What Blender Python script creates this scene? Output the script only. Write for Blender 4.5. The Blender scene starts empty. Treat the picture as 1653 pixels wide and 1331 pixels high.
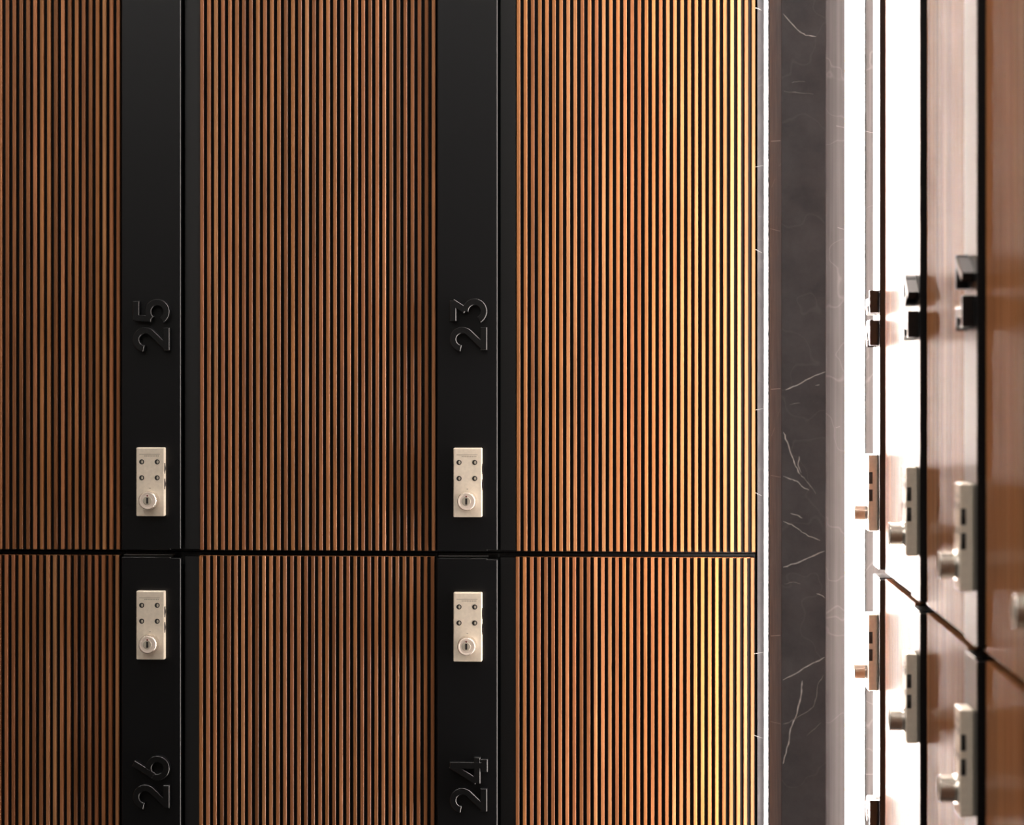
import bpy, bmesh, math, random
from mathutils import Vector, Matrix

# ------------------------------------------------------------------ camera, world, light, exposure
F, U0, V0, HOR, VPX = 3900.0, 826.5, 665.5, 620.0, 1045.0   # focal length, centre, horizon and wall-normal vanishing point (px)
PHI = math.atan((VPX - U0) / F)
ZC = 1.28                                                   # eye height
D = 3.0215                                                  # slat plane of the back lockers
W = 0.264                                                   # slat plane of the right lockers
scene = bpy.context.scene
cd = bpy.data.cameras.new('camera')
cd.sensor_fit = 'HORIZONTAL'; cd.sensor_width = 36.0; cd.lens = F / 1653 * 36
cd.shift_y = (HOR - V0) / 1653
cd.dof.use_dof = True; cd.dof.focus_distance = 3.03; cd.dof.aperture_fstop = 9.0
cd.clip_start = 0.05
cam = bpy.data.objects.new('camera', cd)
cam.location = (0, 0, ZC); cam.rotation_euler = (math.pi / 2, 0, PHI)
scene.collection.objects.link(cam); scene.camera = cam

w = bpy.data.worlds.new('world'); scene.world = w; w.use_nodes = True
w.node_tree.nodes['Background'].inputs[0].default_value = (0.9, 0.93, 1, 1)
w.node_tree.nodes['Background'].inputs[1].default_value = 0.05

vs = scene.view_settings
scene.display_settings.display_device = 'sRGB'
vs.view_transform = 'Standard'; vs.look = 'None'; vs.exposure = 0.0; vs.gamma = 1.0; vs.use_curve_mapping = False
LED_LEFT, LED_RIGHT = 31.0, 160.0
LED_ADDED = 105.0
DOWNLIGHT = 49.0

def ray(u):
    t = (u - U0) / F
    return (-math.sin(PHI) + math.cos(PHI) * t, math.cos(PHI) + math.sin(PHI) * t)
def tanu(u):
    r = ray(u); return r[0] / r[1]
def zv(v, x, y):                                            # height of image row v at ground point (x, y)
    return ZC - (v - HOR) / F * (math.cos(PHI) * y - math.sin(PHI) * x)

# ------------------------------------------------------------------ materials
def new_mat(name):
    m = bpy.data.materials.new(name); m.use_nodes = True
    nt = m.node_tree
    return m, nt, nt.nodes['Principled BSDF']
def N(nt, t, **kw):
    n = nt.nodes.new(t)
    for k, v in kw.items(): setattr(n, k, v)
    return n
def L(nt, a, b): nt.links.new(a, b)

def plain(name, col, rough=0.5, metal=0.0, spec=0.5, noise=0.0, nscale=40):
    m, nt, b = new_mat(name)
    b.inputs['Roughness'].default_value = rough
    b.inputs['Metallic'].default_value = metal
    b.inputs['Specular IOR Level'].default_value = spec
    if noise:
        tc = N(nt, 'ShaderNodeTexCoord'); nz = N(nt, 'ShaderNodeTexNoise'); nz.inputs['Scale'].default_value = nscale
        rp = N(nt, 'ShaderNodeValToRGB')
        rp.color_ramp.elements[0].position = 0.3; rp.color_ramp.elements[1].position = 0.7
        rp.color_ramp.elements[0].color = tuple(c * (1 - noise) for c in col) + (1,)
        rp.color_ramp.elements[1].color = tuple(min(1, c * (1 + noise)) for c in col) + (1,)
        L(nt, tc.outputs['Object'], nz.inputs['Vector']); L(nt, nz.outputs['Fac'], rp.inputs['Fac'])
        L(nt, rp.outputs['Color'], b.inputs['Base Color'])
    else:
        b.inputs['Base Color'].default_value = tuple(col) + (1,)
    return m

PITCH = 0.0088875
def wood_mat():
    m, nt, b = new_mat('slat_wood')
    tc = N(nt, 'ShaderNodeTexCoord'); oi = N(nt, 'ShaderNodeObjectInfo')
    sx = N(nt, 'ShaderNodeSeparateXYZ'); L(nt, tc.outputs['Object'], sx.inputs[0])
    dv = N(nt, 'ShaderNodeMath', operation='DIVIDE'); L(nt, sx.outputs[0], dv.inputs[0]); dv.inputs[1].default_value = PITCH
    ad = N(nt, 'ShaderNodeMath', operation='ADD'); L(nt, dv.outputs[0], ad.inputs[0]); ad.inputs[1].default_value = -0.05
    fl = N(nt, 'ShaderNodeMath', operation='FLOOR'); L(nt, ad.outputs[0], fl.inputs[0])
    cv = N(nt, 'ShaderNodeCombineXYZ'); L(nt, fl.outputs[0], cv.inputs[0]); L(nt, oi.outputs['Random'], cv.inputs[1])
    wn = N(nt, 'ShaderNodeTexWhiteNoise', noise_dimensions='2D'); L(nt, cv.outputs[0], wn.inputs['Vector'])
    # per-slat offset of the grain
    of = N(nt, 'ShaderNodeVectorMath', operation='SCALE'); L(nt, wn.outputs['Color'], of.inputs[0]); of.inputs['Scale'].default_value = 7.0
    pa = N(nt, 'ShaderNodeVectorMath', operation='ADD'); L(nt, tc.outputs['Object'], pa.inputs[0]); L(nt, of.outputs[0], pa.inputs[1])
    mp = N(nt, 'ShaderNodeMapping'); mp.inputs['Scale'].default_value = (520, 520, 9); L(nt, pa.outputs[0], mp.inputs[0])
    nz = N(nt, 'ShaderNodeTexNoise'); nz.inputs['Scale'].default_value = 1.0; nz.inputs['Detail'].default_value = 4
    L(nt, mp.outputs[0], nz.inputs['Vector'])
    mp2 = N(nt, 'ShaderNodeMapping'); mp2.inputs['Scale'].default_value = (60, 60, 5); L(nt, pa.outputs[0], mp2.inputs[0])
    nz2 = N(nt, 'ShaderNodeTexNoise'); nz2.inputs['Scale'].default_value = 1.0; nz2.inputs['Detail'].default_value = 3
    L(nt, mp2.outputs[0], nz2.inputs['Vector'])
    # tone per slat: dark walnut .. reddish .. honey
    rp = N(nt, 'ShaderNodeValToRGB'); e = rp.color_ramp.elements
    e[0].position = 0.0; e[0].color = (0.19, 0.076, 0.028, 1)
    e[1].position = 1.0; e[1].color = (0.38, 0.178, 0.074, 1)
    for p, c in ((0.35, (0.29, 0.110, 0.045, 1)), (0.6, (0.32, 0.134, 0.046, 1)), (0.8, (0.36, 0.142, 0.060, 1))):
        k = e.new(p); k.color = c
    L(nt, wn.outputs['Value'], rp.inputs['Fac'])
    gr = N(nt, 'ShaderNodeMapRange'); L(nt, nz.outputs['Fac'], gr.inputs['Value'])
    gr.inputs['From Min'].default_value = 0.3; gr.inputs['From Max'].default_value = 0.7
    gr.inputs['To Min'].default_value = 0.74; gr.inputs['To Max'].default_value = 1.16
    g2 = N(nt, 'ShaderNodeMapRange'); L(nt, nz2.outputs['Fac'], g2.inputs['Value'])
    g2.inputs['From Min'].default_value = 0.3; g2.inputs['From Max'].default_value = 0.7
    g2.inputs['To Min'].default_value = 0.78; g2.inputs['To Max'].default_value = 1.14
    mu = N(nt, 'ShaderNodeMath', operation='MULTIPLY'); L(nt, gr.outputs[0], mu.inputs[0]); L(nt, g2.outputs[0], mu.inputs[1])
    vm = N(nt, 'ShaderNodeVectorMath', operation='SCALE'); L(nt, rp.outputs['Color'], vm.inputs[0]); L(nt, mu.outputs[0], vm.inputs['Scale'])
    L(nt, vm.outputs[0], b.inputs['Base Color'])
    b.inputs['Roughness'].default_value = 0.30
    b.inputs['Specular IOR Level'].default_value = 0.22
    return m

def marble_mat(name, lo, hi, rough, stretch=None):
    m, nt, b = new_mat(name)
    tc = N(nt, 'ShaderNodeTexCoord')
    nz = N(nt, 'ShaderNodeTexNoise'); nz.inputs['Scale'].default_value = 22; nz.inputs['Detail'].default_value = 8; nz.inputs['Roughness'].default_value = 0.65
    if stretch:                                              # brushed along the height
        mp = N(nt, 'ShaderNodeMapping'); mp.inputs['Scale'].default_value = stretch
        nz.inputs['Scale'].default_value = 1.0; nz.inputs['Detail'].default_value = 3
        L(nt, tc.outputs['Object'], mp.inputs[0]); L(nt, mp.outputs[0], nz.inputs['Vector'])
    else: L(nt, tc.outputs['Object'], nz.inputs['Vector'])
    rp = N(nt, 'ShaderNodeValToRGB'); rp.color_ramp.elements[0].position = 0.3; rp.color_ramp.elements[1].position = 0.72
    rp.color_ramp.elements[0].color = lo + (1,); rp.color_ramp.elements[1].color = hi + (1,)
    L(nt, nz.outputs['Fac'], rp.inputs['Fac'])
    # faint hairline veins
    n2 = N(nt, 'ShaderNodeTexNoise'); n2.inputs['Scale'].default_value = 9; n2.inputs['Detail'].default_value = 3
    L(nt, tc.outputs['Object'], n2.inputs['Vector'])
    sb = N(nt, 'ShaderNodeMath', operation='SUBTRACT'); L(nt, n2.outputs['Fac'], sb.inputs[0]); sb.inputs[1].default_value = 0.5
    ab = N(nt, 'ShaderNodeMath', operation='ABSOLUTE'); L(nt, sb.outputs[0], ab.inputs[0])
    mr = N(nt, 'ShaderNodeMapRange'); L(nt, ab.outputs[0], mr.inputs['Value'])
    mr.inputs['From Min'].default_value = 0.0; mr.inputs['From Max'].default_value = 0.006
    mr.inputs['To Min'].default_value = 0.12; mr.inputs['To Max'].default_value = 0.0
    mx = N(nt, 'ShaderNodeMix', data_type='RGBA'); L(nt, mr.outputs[0], mx.inputs[0])
    L(nt, rp.outputs['Color'], mx.inputs[6]); mx.inputs[7].default_value = (0.35, 0.33, 0.32, 1)
    L(nt, mx.outputs[2], b.inputs['Base Color'])
    b.inputs['Roughness'].default_value = rough
    b.inputs['Specular IOR Level'].default_value = 0.15
    return m

def emit_mat(name, col, s):
    m, nt, b = new_mat(name)
    b.inputs['Base Color'].default_value = (0.8, 0.8, 0.8, 1)
    b.inputs['Emission Color'].default_value = col + (1,); b.inputs['Emission Strength'].default_value = s
    return m

M = dict(
    wood=wood_mat(),
    black=plain('black_powder_coat', (0.0022, 0.0024, 0.0030), 0.34, spec=0.36, noise=0.08, nscale=300),
    numeral=plain('black_satin_numeral', (0.0026, 0.0027, 0.0031), 0.30, spec=0.5),
    recess=plain('black_recess_paint', (0.0032, 0.0033, 0.0038), 0.5, noise=0.08, nscale=200),
    groove=plain('black_groove', (0.0025, 0.0022, 0.0022), 0.7, spec=0.2),
    body=plain('black_carcass_board', (0.012, 0.012, 0.012), 0.6, noise=0.1),
    lock=plain('satin_beige_metal', (0.80, 0.70, 0.57), 0.36, metal=0.25, noise=0.05, nscale=250),
    knob=plain('satin_champagne_metal', (0.66, 0.60, 0.53), 0.24, metal=0.92),
    face=plain('satin_pale_face', (0.82, 0.70, 0.60), 0.34, metal=0.15),
    dark=plain('dark_plastic', (0.02, 0.018, 0.016), 0.4),
    pale=plain('pale_beige_print', (0.45, 0.40, 0.32), 0.5),
    mark=plain('engraved_mark', (0.33, 0.28, 0.22), 0.5),
    red=plain('red_dot', (0.16, 0.03, 0.025), 0.5),
    marble=marble_mat('dark_grey_marble', (0.092, 0.089, 0.096), (0.150, 0.144, 0.151), 0.85),
    channel=marble_mat('brushed_dark_stone', (0.058, 0.054, 0.055), (0.100, 0.094, 0.094), 0.6, (260, 260, 2.0)),
    vein=plain('white_marble_vein', (0.62, 0.60, 0.585), 0.4, noise=0.3, nscale=180),
    faint=plain('faint_marble_vein', (0.26, 0.25, 0.245), 0.4, noise=0.3, nscale=180),
    alu=plain('brushed_aluminium', (0.5, 0.5, 0.5), 0.35, metal=1.0),
    floor=plain('dark_stone_floor', (0.06, 0.055, 0.05), 0.35, noise=0.25, nscale=6),
    ceil=plain('white_ceiling_paint', (0.55, 0.54, 0.52), 0.8, noise=0.02),
    wall=plain('taupe_wall_paint', (0.22, 0.20, 0.18), 0.7, noise=0.04, nscale=12),
    led_left=emit_mat('led_diffuser', (1.0, 0.90, 0.84), LED_LEFT),
    led_right=emit_mat('led_dome_diffuser', (1.0, 0.86, 0.78), LED_RIGHT),
    led_added=emit_mat('led_added_diffuser', (1.0, 0.85, 0.76), LED_ADDED),
    lamp=emit_mat('downlight_glass', (1.0, 0.95, 0.90), DOWNLIGHT),
)

# ------------------------------------------------------------------ mesh helpers
class MB:
    def __init__(self): self.bm = bmesh.new(); self.mats = []
    def mi(self, m):
        if m not in self.mats: self.mats.append(m)
        return self.mats.index(m)
    def prism(self, pts, axis, a, b, m, bev=0.0, seg=2):
        """extrude a closed 2-D outline along axis ('x','y','z') from a to b"""
        def P(p, t):
            return {'x': (t, p[0], p[1]), 'y': (p[0], t, p[1]), 'z': (p[0], p[1], t)}[axis]
        i = self.mi(m)
        A = [self.bm.verts.new(P(p, a)) for p in pts]; B = [self.bm.verts.new(P(p, b)) for p in pts]
        fs = [self.bm.faces.new(A), self.bm.faces.new(B[::-1])]
        n = len(pts)
        for k in range(n): fs.append(self.bm.faces.new((A[k], B[k], B[(k + 1) % n], A[(k + 1) % n])))
        bmesh.ops.recalc_face_normals(self.bm, faces=fs)
        for f in fs: f.material_index = i
        if bev:
            es = list({e for f in fs for e in f.edges})
            r = bmesh.ops.bevel(self.bm, geom=es, offset=bev, segments=seg, affect='EDGES', profile=0.5)
            for f in r['faces']: f.material_index = i
    def box(self, x0, x1, y0, y1, z0, z1, m, bev=0.0):
        self.prism([(x0, z0), (x1, z0), (x1, z1), (x0, z1)], 'y', y0, y1, m, bev)
    def lathe_y(self, cx, cz, prof, m, n=32, cap=True):
        """turn (radius, y) pairs about an axis along y; the last pair is the outer end"""
        i = self.mi(m); rings = []
        for r, y in prof:
            rings.append([self.bm.verts.new((cx + r * math.cos(2 * math.pi * k / n), y, cz + r * math.sin(2 * math.pi * k / n))) for k in range(n)])
        fs = []
        for a, b in zip(rings, rings[1:]):
            for k in range(n): fs.append(self.bm.faces.new((a[k], a[(k + 1) % n], b[(k + 1) % n], b[k])))
        if cap: fs.append(self.bm.faces.new(rings[-1])); fs.append(self.bm.faces.new(rings[0][::-1]))
        bmesh.ops.recalc_face_normals(self.bm, faces=fs)
        for f in fs: f.material_index = i; f.smooth = False
    def quad(self, pts, m):
        f = self.bm.faces.new([self.bm.verts.new(p) for p in pts]); f.material_index = self.mi(m)
    def mesh(self, name):
        me = bpy.data.meshes.new(name); self.bm.to_mesh(me); self.bm.free()
        for m in self.mats: me.materials.append(m)
        return me
    def build(self, name, parent=None, loc=None):
        o = bpy.data.objects.new(name, self.mesh(name)); scene.collection.objects.link(o)
        if parent is not None: o.parent = parent
        if loc is not None: o.location = loc
        return o

def tag(o, label=None, cat=None, group=None, kind=None):
    if label: o['label'] = label
    if cat: o['category'] = cat
    if group: o['group'] = group
    if kind: o['kind'] = kind
    return o
def empty(name, loc, rz=0.0, parent=None):
    o = bpy.data.objects.new(name, None); o.location = loc; o.rotation_euler = (0, 0, rz)
    o.empty_display_size = 0.05
    scene.collection.objects.link(o)
    if parent is not None: o.parent = parent
    return o

# ------------------------------------------------------------------ the room
RX, LX, BY, FY, CZ = 0.80, -2.6, 3.56, -1.8, 2.62
def slab(name, x0, x1, y0, y1, z0, z1, m):
    b = MB(); b.box(x0, x1, y0, y1, z0, z1, m); o = b.build(name); tag(o, kind='structure'); return o
slab('floor', LX, RX, FY, BY, -0.06, 0.0, M['floor'])
slab('ceiling', LX, RX, FY, BY, CZ, CZ + 0.06, M['ceil'])
slab('wall_back', LX, RX, BY, BY + 0.08, 0.0, CZ, M['marble'])
slab('wall_right', RX, RX + 0.08, FY, BY, 0.0, CZ, M['marble'])
slab('wall_left', LX - 0.08, LX, FY, BY, 0.0, CZ, M['wall'])
slab('wall_front', LX, RX, FY - 0.08, FY, 0.0, CZ, M['wall'])

# ------------------------------------------------------------------ lockers
P = 0.4
Z_GAP = zv(893.5, -0.2, D)                      # the joint between the two tiers
PLINTH = 0.10
H_LOW, H_UP = Z_GAP - PLINTH, 0.93
JOINT = 0.0034                                  # half of the dark joint
X_PAN, X_SLOT, X_REC = 0.0765, 0.0800, 0.1004   # ends of lock panel, shadow slot, recess strip (m from the locker's left side)
SLAT_W = 0.0044

def stroke(path, t):
    """outline of a polyline widened by t to each side, mitred joints, square ends"""
    n = len(path); Lp, Rp = [], []
    P2 = [Vector(p) for p in path]
    for i in range(n):
        d0 = (P2[i] - P2[i - 1]).normalized() if i > 0 else None
        d1 = (P2[i + 1] - P2[i]).normalized() if i < n - 1 else None
        if d0 is None: d0 = d1
        if d1 is None: d1 = d0
        n0 = Vector((-d0.y, d0.x)); n1 = Vector((-d1.y, d1.x))
        mm = (n0 + n1).normalized(); k = t / max(0.35, mm.dot(n0))
        Lp.append(P2[i] + mm * k); Rp.append(P2[i] - mm * k)
    return [tuple(p) for p in Lp + Rp[::-1]]
def arc(cx, cy, rx, ry, a0, a1, n=22):
    return [(cx + rx * math.cos(math.radians(a0 + (a1 - a0) * k / n)), cy + ry * math.sin(math.radians(a0 + (a1 - a0) * k / n))) for k in range(n + 1)]
T = 0.086
GLYPH = {   # centre-line strokes, height 1
    '0': [arc(.35, .5, .26, .414, 90, 450, 40)],
    '1': [[(.33, 1), (.33, .01)], [(.36, .94), (.06, .76)], [(.06, T), (.60, T)]],
    '2': [arc(.32, .665, .245, .25, 172, -42) + [(.10, .075)], [(.03, T), (.64, T)]],
    '3': [[(.05, .914), (.60, .914)], [(.56, .93), (.33, .575)], arc(.31, .335, .255, .25, 92, -152)],
    '4': [[(.50, .975), (.07, .275)], [(.02, .265), (.72, .265)], [(.50, 1.0), (.50, .01)], [(.33, T * .8), (.67, T * .8)]],
    '5': [[(.60, .914), (.08, .914)], [(.145, .95), (.125, .50)], arc(.315, .335, .255, .25, 140, -152)],
    '6': [arc(.34, .33, .245, .245, 90, 450, 40), [(.47, .99), (.135, .43)]],
    '7': [[(.03, .914), (.62, .914)], [(.55, .93), (.20, .01)]],
    '8': [arc(.34, .28, .235, .20, 90, 450, 40), arc(.34, .72, .20, .19, 90, 450, 40)],
    '9': [arc(.34, .67, .245, .245, 90, 450, 40), [(.21, .01), (.545, .57)]],
}
GW = {'0': .70, '1': .62, '2': .67, '3': .67, '4': .70, '5': .67, '6': .68, '7': .66, '8': .68, '9': .68}
DIG_H, DIG_D = 0.0465, 0.010
dig_mesh = {}
def digit(ch):
    """raised numeral turned a quarter left: its foot points right, it reads upward; origin at its start on the baseline"""
    if ch not in dig_mesh:
        b = MB()
        for i, s in enumerate(GLYPH[ch]):
            closed = Vector(s[0] + (0,)).to_2d() - Vector(s[-1] + (0,)).to_2d()
            yo = -DIG_D - 0.00006 * i
            if closed.length < 1e-4:                         # a ring: quads round the loop
                m = len(s) - 1; cx = sum(p[0] for p in s[:m]) / m; cy = sum(p[1] for p in s[:m]) / m
                for k in range(m):
                    q = []
                    for (px, py) in (s[k], s[(k + 1) % m]):
                        d = Vector((px - cx, py - cy)).normalized() * T
                        q.append(((px - d.x, py - d.y), (px + d.x, py + d.y)))
                    (a0, a1), (b0, b1) = q
                    vv = [(-y * DIG_H, x * DIG_H) for x, y in (a0, a1, b1, b0)]
                    i_ = b.mi(M['numeral'])
                    A = [b.bm.verts.new((v[0], yo, v[1])) for v in vv]; B = [b.bm.verts.new((v[0], 0, v[1])) for v in vv]
                    for f in ((A[0], A[1], A[2], A[3]), (A[1], B[1], B[2], A[2]), (A[0], A[3], B[3], B[0])): b.bm.faces.new(f)
                bmesh.ops.remove_doubles(b.bm, verts=b.bm.verts[:], dist=1e-7)
                bmesh.ops.recalc_face_normals(b.bm, faces=b.bm.faces[:])
            else:
                pts = [(-y * DIG_H, x * DIG_H) for x, y in stroke(s, T)]
                b.prism(pts, 'y', yo, 0.0, M['numeral'])
        es = [e for e in b.bm.edges if len(e.link_faces) == 2 and e.calc_face_angle(0) > 0.9 and all(v.co.y < -0.005 for v in e.verts)]
        bmesh.ops.bevel(b.bm, geom=es, offset=0.0006, segments=1, affect='EDGES')
        dig_mesh[ch] = b.mesh('digit')
    return dig_mesh[ch]

def lock_parts(panel_face_y):
    """combination lock, built once; origin at the lower left of its back"""
    LW, LH, LT = 0.0357, 0.0862, 0.011
    y0 = panel_face_y
    b = MB()
    b.box(0, LW, y0 - LT, y0, 0, LH, M['lock'], 0.0012)
    b.box(0.004, 0.030, y0 - LT - 0.00015, y0 - LT + 0.001, LH - 0.0088, LH - 0.0082, M['mark'])       # faint engraved line
    for k in range(9):                                                                                  # and the illegible maker's line under it
        b.box(0.0105 + k * 0.0021, 0.0105 + k * 0.0021 + 0.0013, y0 - LT - 0.0001, y0 - LT + 0.001, LH - 0.0112, LH - 0.0101, M['mark'])
    b.box(0.0165, 0.0185, y0 - LT - 0.0001, y0 - LT + 0.001, 0.0345, 0.0355, M['mark'])
    for sx in (0, 1):
        for z in (LH - 0.0262, LH - 0.0458):
            xs = (LW - 0.0004, LW + 0.00025) if sx else (-0.00025, 0.0004)
            b.box(xs[0], xs[1], y0 - 0.0103, y0 - 0.0062, z - 0.0066, z + 0.0066, M['dark'])            # slots in the flanks
    body = b.mesh('lock')
    ch = []
    kb = MB()
    kb.lathe_y(0.0172, 0.0202, [(0.0122, y0 - LT), (0.0118, y0 - LT - 0.001), (0.0113, y0 - LT - 0.003), (0.0112, y0 - LT - 0.0138), (0.0106, y0 - LT - 0.0146)], M['knob'], 40)
    kb.lathe_y(0.0172, 0.0202, [(0.0106, y0 - LT - 0.0146), (0.0103, y0 - LT - 0.0149), (0.0088, y0 - LT - 0.0149), (0.0086, y0 - LT - 0.0147)], M['face'], 40)
    kf = y0 - LT - 0.0147
    kb.lathe_y(0.0172, 0.0202, [(0.0056, kf + 0.0005), (0.0056, kf - 0.0001), (0.0050, kf - 0.0004)], M['pale'], 28)
    kb.box(0.0159, 0.0185, kf - 0.0006, kf + 0.0005, 0.0165, 0.0240, M['dark'])
    kb.lathe_y(0.0172, 0.0263, [(0.0011, kf + 0.0004), (0.0011, kf - 0.0004)], M['red'], 14)
    ch.append(('knob', kb.mesh('knob')))
    for i in (0, 1):
        for j in (0, 1):
            cx, cz = (0.0070, 0.0266)[i], LH - (0.0180, 0.0380)[j]
            n = MB()
            n.lathe_y(cx, cz, [(0.0032, y0 - LT + 0.0005), (0.0032, y0 - LT - 0.0002)], M['dark'], 22)
            # the numeral wheel seen in the window
            ring = arc(cx + 0.0006, cz, 0.0013, 0.0019, 0, 360, 18)[:-1]
            n.prism(ring, 'y', y0 - LT - 0.0004, y0 - LT, M['pale'])
            ch.append(('number_window', n.mesh('number_window')))
    for sx in (0, 1):
        for z in (LH - 0.0262, LH - 0.0458):
            R, pr = 0.013, 0.0011
            cx = (LW + pr - R) if sx else (R - pr)
            a = math.acos((R - pr) / R)
            pts = [(cx + (1 if sx else -1) * R * math.cos(t), z + R * math.sin(t)) for t in [(-a + 2 * a * k / 10) for k in range(11)]]
            wmb = MB(); wmb.prism(pts, 'y', y0 - 0.0098, y0 - 0.0068, M['dark'])
            ch.append(('dial', wmb.mesh('dial')))
    return body, ch
PAN_Y = -0.004
lock_body, lock_children = lock_parts(PAN_Y)

def locker_meshes(H, upper):
    z0, z1 = JOINT + 0.0003, H - JOINT - 0.0003
    # carcass: open dark box behind the door
    c = MB(); Y0, Y1 = 0.0235, 0.52; e = 0.0008
    c.box(e, 0.016, Y0, Y1, 0.0006, H - 0.0006, M['body']); c.box(P - 0.016, P - e, Y0, Y1, 0.0006, H - 0.0006, M['body'])
    c.box(0.0161, P - 0.0161, Y0, Y1, 0.0006, 0.016, M['body']); c.box(0.0161, P - 0.0161, Y0, Y1, H - 0.016, H - 0.0006, M['body'])
    c.box(0.0161, P - 0.0161, Y1 - 0.012, Y1, 0.0161, H - 0.0161, M['body'])
    out = [('carcass', c.mesh('carcass'))]
    # slatted door leaf: wooden ribs milled on a board
    s = MB(); sh = 0.0 if upper else -0.0012
    xs = X_REC + sh
    xe = xs + 33 * PITCH + SLAT_W
    s.box(xs, xe, 0.0075, 0.0228, z0, z1, M['groove'])
    s.box(xs, xe, 0.0062, 0.0074, z0, z1 - 0.0009, M['groove'])
    s.box(xs, xe, 0.0062, 0.0140, z1 - 0.0008, z1, M['wood'])                         # the board's raw top edge
    ch = 0.00055
    for k in range(34):
        a = xs + k * PITCH; b_ = a + SLAT_W
        s.prism([(a, 0.0062), (b_, 0.0062), (b_, ch), (b_ - ch, 0.0), (a + ch, 0.0), (a, ch)], 'z', z0, z1, M['wood'])
    out.append(('slatted_panel', s.mesh('slatted_panel')))
    # black lock panel with the finger notch in the corner next to the joint
    p = MB(); nx, nz = 0.0640, 0.0030; x0 = 0.0012
    if upper:
        pts = [(x0, z0), (nx, z0), (nx, z0 + 0.0012), (X_PAN, z0 + 0.0012), (X_PAN, z1), (x0, z1)]
    else:
        pts = [(x0, z0), (X_PAN, z0), (X_PAN, z1 - nz), (nx, z1 - nz), (nx, z1 - 0.0018), (x0, z1 - 0.0018)]
    p.prism(pts, 'y', PAN_Y, 0.0120, M['black'], 0.0008, 1)
    p.box(x0, nx, 0.0121, 0.0228, z0, z1 - (0 if upper else 0.0004), M['black'])
    if not upper: p.box(x0, nx, 0.0100, 0.0232, z1 - 0.00035, z1 + 0.0004, M['alu'])          # bright edge strip on the door's top
    out.append(('lock_panel', p.mesh('lock_panel')))
    # recess strip between lock panel and slats
    r = MB()
    r.box(X_SLOT, X_REC - 0.0014, 0.0070, 0.0228, z0 + 0.0005, z1 - 0.0015, M['recess'])
    r.box(X_PAN + 0.0002, X_SLOT - 0.0001, 0.0190, 0.0228, z0 + 0.0005, z1 - 0.0015, M['groove'])
    out.append(('finger_recess', r.mesh('finger_recess')))
    if upper: lock_z, num_z = z0 + 0.0436, z0 + 0.2832
    else:     lock_z, num_z = z1 - 0.0430 - 0.0862, z1 - 0.2842
    return out, lock_z, num_z
UP = locker_meshes(H_UP, True); LOW = locker_meshes(H_LOW, False)

def link_copy(src_cache, key, name, me, parent, loc=(0, 0, 0)):
    """first use makes the object, later uses are obj.copy() of it"""
    if key in src_cache: o = src_cache[key].copy()
    else: o = bpy.data.objects.new(name, me); src_cache[key] = o
    o.parent = parent; o.location = loc
    scene.collection.objects.link(o)
    return o
cache = {}
def locker(number, loc, rz, upper, label, group):
    parts, lz, nz = UP if upper else LOW
    root = empty('locker', loc, rz); tag(root, label, 'locker', group)
    panel = None
    for nm, me in parts:
        o = link_copy(cache, (nm, upper), nm, me, root)
        if nm == 'lock_panel': panel = o
    lk = link_copy(cache, 'lock', 'lock', lock_body, root, (0.0222, 0, lz - 0.0006)); lk['label'] = 'beige metal combination lock with round key knob'
    for k, (nm, me) in enumerate(lock_children): link_copy(cache, ('lockchild', k), nm, me, lk)
    tot = (GW[number[0]] + GW[number[1]] + 0.09) * DIG_H
    z = nz - tot / 2
    for c in number:
        d = link_copy(cache, ('dig', c), 'digit', digit(c), panel, (0.0640, PAN_Y, z)); d['label'] = 'raised black numeral ' + c
        z += (GW[c] + 0.09) * DIG_H
    return root

X23 = tanu(705) * D                                  # left side of the locker column 23/24
cols = [(X23, '23', '24', 'next to the lit marble strip'), (X23 - P, '25', '26', 'in the middle column'), (X23 - 2 * P, '27', '28', 'in the leftmost column'), (X23 - 3 * P, '29', '30', 'outside')]
for x, a, b_, where in cols:
    if a == '27':
        la, lb = 'upper locker cut by the left edge of the photo, only its slats showing', 'lower locker cut by the left edge of the photo, only its slats showing'
    elif a == '29':
        la, lb = 'upper locker left of the one cut by the photo edge, out of the frame', 'lower locker left of the one cut by the photo edge, out of the frame'
    else:
        la = f'upper slatted wood locker numbered {a} on its black lock panel'
        lb = f'lower slatted wood locker numbered {b_} on its black lock panel'
    locker(a, (x, D, Z_GAP), 0, True, la, 'lockers on the back wall')
    locker(b_, (x, D, PLINTH), 0, False, lb, 'lockers on the back wall')
Y21 = 2.803                                          # far side of the first locker on the right wall
names = ['farthest, right beside the glowing light strip', 'second from the glowing light strip', 'third from the glowing light strip', 'nearest the camera, cut by the right edge']
for k, (a, b_) in enumerate((('21', '22'), ('19', '20'), ('17', '18'), ('15', '16'))):
    locker(a, (W, Y21 - k * P, Z_GAP), -math.pi / 2, True, f'upper wood locker on the right wall, {names[k]}', 'lockers on the right wall')
    locker(b_, (W, Y21 - k * P, PLINTH), -math.pi / 2, False, f'lower wood locker on the right wall, {names[k]}', 'lockers on the right wall')

slab('plinth', X23 - 3 * P, X23 + P, D + 0.04, BY, 0.0, PLINTH, M['body'])
slab('plinth', W + 0.04, RX, Y21 - 4 * P, Y21, 0.0, PLINTH, M['body'])

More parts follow.
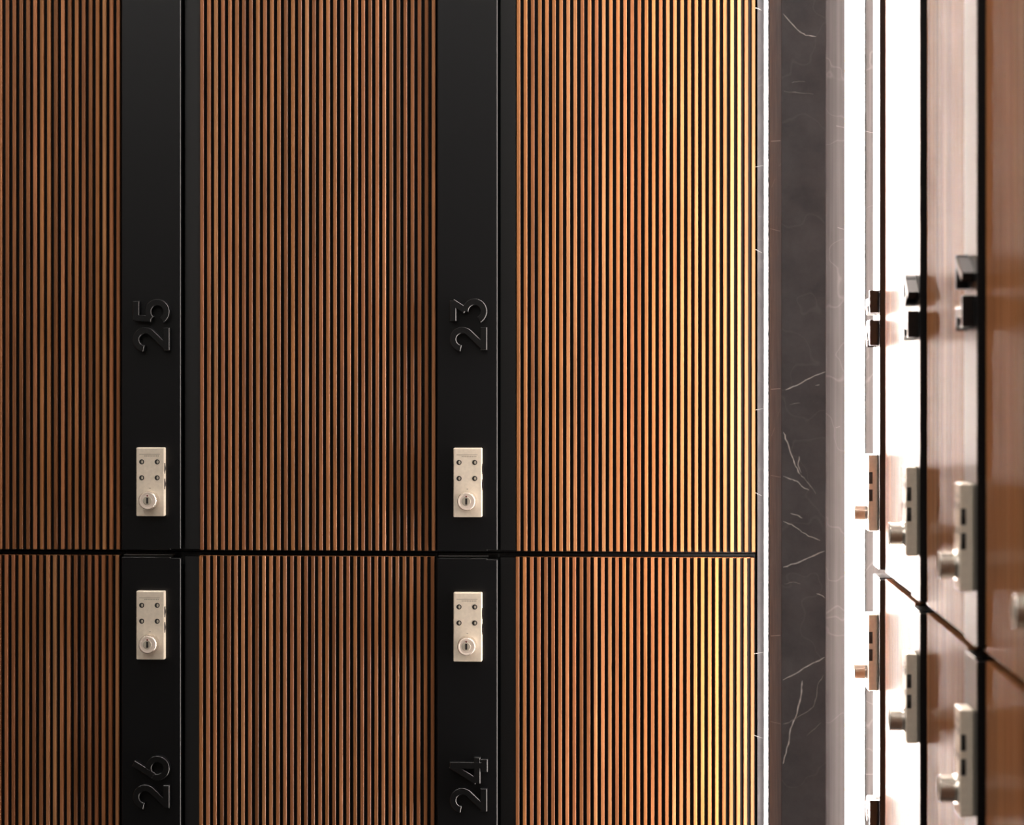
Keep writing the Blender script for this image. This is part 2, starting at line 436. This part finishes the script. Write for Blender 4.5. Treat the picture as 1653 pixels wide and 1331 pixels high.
# ------------------------------------------------------------------ marble corner pillar, filler and light strips
YA = 2.64                                            # front face of the pillar
XP = tanu(1262) * YA                                 # its face towards the back lockers
XS = tanu(1333) * YA                                 # its far edge
YCH = 2.90                                           # back of the channel beside it
def ribbon(b, pts3, width, normal, m, lift=0.0003):
    """thin inlaid vein following pts3 on a flat face"""
    nn = Vector(normal); V = [Vector(p) + nn * lift for p in pts3]
    k = len(V); Ls, Rs = [], []
    for i in range(k):
        d = (V[min(i + 1, k - 1)] - V[max(i - 1, 0)]).normalized(); s = d.cross(nn).normalized()
        ww = width * (0.35 if i in (0, k - 1) else 1.0) * (0.75 + 0.5 * rng.random())
        Ls.append(V[i] + s * ww / 2); Rs.append(V[i] - s * ww / 2)
    for i in range(k - 1): b.quad([Ls[i], Ls[i + 1], Rs[i + 1], Rs[i]], m)
rng = random.Random(5)
def jag(pts, n=3, amp=0.9):
    out = []
    for (a, b_), (c, d) in zip(pts, pts[1:]):
        for k in range(n):
            t = k / n; out.append((a + (c - a) * t + (rng.uniform(-amp, amp) if k else 0), b_ + (d - b_) * t + (rng.uniform(-amp, amp) if k else 0)))
    return out + [pts[-1]]
def on_front(pts, y): return [(tanu(u) * y, y, zv(v, tanu(u) * y, y)) for u, v in pts]
def on_side(pts, x):  return [(x, x / tanu(u), zv(v, x, x / tanu(u))) for u, v in pts]

pb = MB()
YT = 2.87; XT = tanu(1326.5) * YT                      # unseen flank, flared so the added strip grazes the right lockers
pb.prism([(XP, YA), (XS, YA), (XT, YT), (XT, BY), (XP, BY)], 'z', 0.0, CZ, M['marble'], 0.0004)
pb.box(XP - 0.0003, XP + 0.0002, YA + 0.0008, YA + 0.0022, 0.0, CZ, M['groove'])          # dark joint at the arris
front = [
    ([(1264, 22), (1278, 38), (1292, 52), (1300, 57), (1317, 59)], 0.8, 'vein'),
    ([(1265, 147), (1290, 150), (1313, 152)], 0.6, 'faint'), ([(1278, 134), (1290, 131), (1300, 132)], 0.5, 'faint'),
    ([(1268, 629), (1286, 622), (1308, 610), (1332, 600)], 0.9, 'vein'), ([(1275, 653), (1292, 650)], 0.5, 'faint'),
    ([(1316, 622), (1323, 621)], 0.6, 'vein'),
    ([(1264, 697), (1271, 713), (1278, 735), (1284, 752), (1291, 765)], 1.0, 'vein'),
    ([(1290, 736), (1288, 750), (1293, 763)], 0.7, 'vein'), ([(1292, 765), (1300, 774), (1309, 785), (1317, 797)], 0.9, 'faint'),
    ([(1264, 768), (1276, 773), (1286, 776), (1295, 785), (1306, 791)], 0.8, 'vein'),
    ([(1276, 828), (1287, 831), (1295, 836), (1288, 832)], 0.8, 'vein'), ([(1264, 841), (1278, 846), (1291, 855), (1305, 865), (1324, 872)], 0.7, 'vein'),
    ([(1264, 915), (1285, 909), (1305, 900), (1331, 889)], 1.0, 'vein'), ([(1266, 942), (1280, 939), (1292, 942)], 0.6, 'faint'),
    ([(1318, 958), (1325, 960), (1332, 965)], 0.7, 'vein'),
    ([(1264, 1097), (1284, 1087), (1303, 1075), (1331, 1060)], 1.0, 'vein'),
    ([(1295, 1098), (1294, 1115), (1290, 1135), (1284, 1158), (1276, 1176), (1273, 1200), (1266, 1222), (1264, 1232)], 1.2, 'vein'),
    ([(1329, 1089), (1320, 1105), (1318, 1125), (1313, 1140), (1300, 1150), (1286, 1158), (1275, 1165), (1264, 1168)], 0.8, 'faint'),
    ([(1302, 1187), (1315, 1176), (1325, 1166)], 0.5, 'faint'),
]
for pts, wd, mk in front: ribbon(pb, on_front(jag(pts), YA), wd * 0.00115, (0, -1, 0), M[mk])
side = [([(1245, 228), (1260, 227)], 'vein'), ([(1244, 369), (1260, 373)], 'faint'), ([(1246, 302), (1252, 288)], 'faint'), ([(1258, 268), (1261, 264)], 'faint'),
        ([(1245, 628), (1260, 627)], 'vein'), ([(1256, 672), (1260, 658)], 'faint'), ([(1246, 703), (1251, 690)], 'faint'), ([(1245, 767), (1261, 770)], 'faint'),
        ([(1245, 1026), (1260, 1025)], 'vein'), ([(1256, 1072), (1260, 1057)], 'faint'), ([(1244, 1164), (1261, 1168)], 'faint')]
for pts, mk in side: ribbon(pb, on_side(pts, XP), 0.0011 if mk == 'vein' else 0.0009, (-1, 0, 0), M[mk])
tag(pb.build('pillar'), kind='structure')

fb = MB(); XF = X23 + P + 0.0009
fb.box(XF, XP - 0.0004, D + 0.001, BY - 0.001, 0.0, CZ - 0.001, M['marble'])
fill = [([(1217, 12), (1224, 14), (1230, 17)], 'vein'), ([(1216, 270), (1232, 267)], 'vein'), ([(1217, 401), (1230, 408)], 'vein'),
        ([(1216, 662), (1233, 659)], 'vein'), ([(1217, 794), (1230, 800)], 'vein'), ([(1217, 1055), (1233, 1052)], 'vein'), ([(1217, 1186), (1231, 1191)], 'vein')]
for pts, mk in fill: ribbon(fb, on_front(pts, D + 0.001), 0.0012, (0, -1, 0), M[mk])
tag(fb.build('trim_1'), kind='structure')

cb = MB(); XR = W + 0.05
cb.box(XT + 0.0004, XR, YCH, BY - 0.001, 0.0, CZ - 0.001, M['channel'])
for pts, mk in (([(1350, 203), (1364, 206)], 'faint'), ([(1394, 211), (1411, 215)], 'faint'), ([(1352, 367), (1362, 370)], 'faint'), ([(1398, 1249), (1412, 1249)], 'faint'), ([(1349, 690), (1356, 688)], 'faint')):
    ribbon(cb, on_front(pts, YCH), 0.0009, (0, -1, 0), M[mk])
tag(cb.build('trim_2'), kind='structure')

def dome(b, cx, cy, r, h, ax, m, z0, z1, n=14):
    """half-oval diffuser of half width r and height h standing on a face whose outward normal is ax"""
    t = Vector((-ax[1], ax[0]))
    pts = [(cx + t.x * r * math.cos(a) + ax[0] * h * math.sin(a), cy + t.y * r * math.cos(a) + ax[1] * h * math.sin(a)) for a in [math.pi * k / n for k in range(n + 1)]]
    b.prism(pts, 'z', z0, z1, m)
yl1 = XP / tanu(1242.0)                               # near edge of the strip on the pillar's side
lt = empty('led_strip_light', (XP - 0.0002, yl1, 0.02)); tag(lt, 'thin glowing vertical light strip between the slatted lockers and the dark marble', 'light')
b = MB(); b.box(-0.0005, -0.0001, 0.0, 0.0840, 0.0, 2.56, M['alu']); b.box(-0.0016, -0.0001, -0.0012, -0.0001, 0.0, 2.56, M['marble']); b.build('profile', lt)
b = MB(); b.prism([(-0.0006, 0.0005), (-0.0016, 0.0008), (-0.0022, 0.006), (-0.0022, 0.080), (-0.0006, 0.0835)], 'z', 0.0, 2.56, M['led_left']); b.build('diffuser', lt)
fy = 2.795; fx = XS + (XT - XS) * (fy - YA) / (YT - YA)
st = empty('led_strip_light', (fx + 0.0002, fy, 0.02), math.atan2(YT - YA, XT - XS) - math.pi / 2); tag(st, 'added unseen fill strip on the hidden flank of the marble pillar, brightening the right lockers', 'light')  # extra strip out of view, added to brighten the right lockers
b = MB(); b.box(0.0001, 0.0010, -0.0130, 0.0130, 0.0, 2.56, M['alu']); b.build('profile', st)
b = MB(); dome(b, 0.00105, 0.0, 0.0120, 0.0008, (1, 0), M['led_added'], 0.0, 2.56); b.build('diffuser', st)
xr = tanu(1380.5) * (YCH - 0.006); r2 = 0.0112
rt = empty('led_strip_light', (xr, YCH - 0.0005, 0.02)); tag(rt, 'broad glowing vertical light strip in the marble channel beside the right lockers', 'light')
b = MB(); b.box(-r2 - 0.001, r2 + 0.001, -0.0012, -0.0001, 0.0, 2.56, M['alu']); b.build('profile', rt)
b = MB(); dome(b, 0.0, -0.00125, r2, 0.0022, (0, -1), M['led_right'], 0.0, 2.56); b.build('diffuser', rt)

# ------------------------------------------------------------------ ceiling downlights (the room's general light)
k = 0
for x in (-1.9, -0.95, 0.0):
    for y in (-0.4, 1.0, 2.45):
        t = empty('ceiling_downlight', (x, y, CZ)); tag(t, 'square recessed downlight in the ceiling in front of the lockers', 'light', 'ceiling downlights')
        b = MB()
        for (a, c, d, e) in ((-.13, .13, -.13, -.115), (-.13, .13, .115, .13), (-.13, -.115, -.1149, .1149), (.115, .13, -.1149, .1149)): b.box(a, c, d, e, -0.012, -0.0005, M['alu'])
        b.build('frame', t)
        b = MB(); b.box(-.1148, .1148, -.1148, .1148, -0.008, -0.0006, M['lamp']); b.build('diffuser', t)
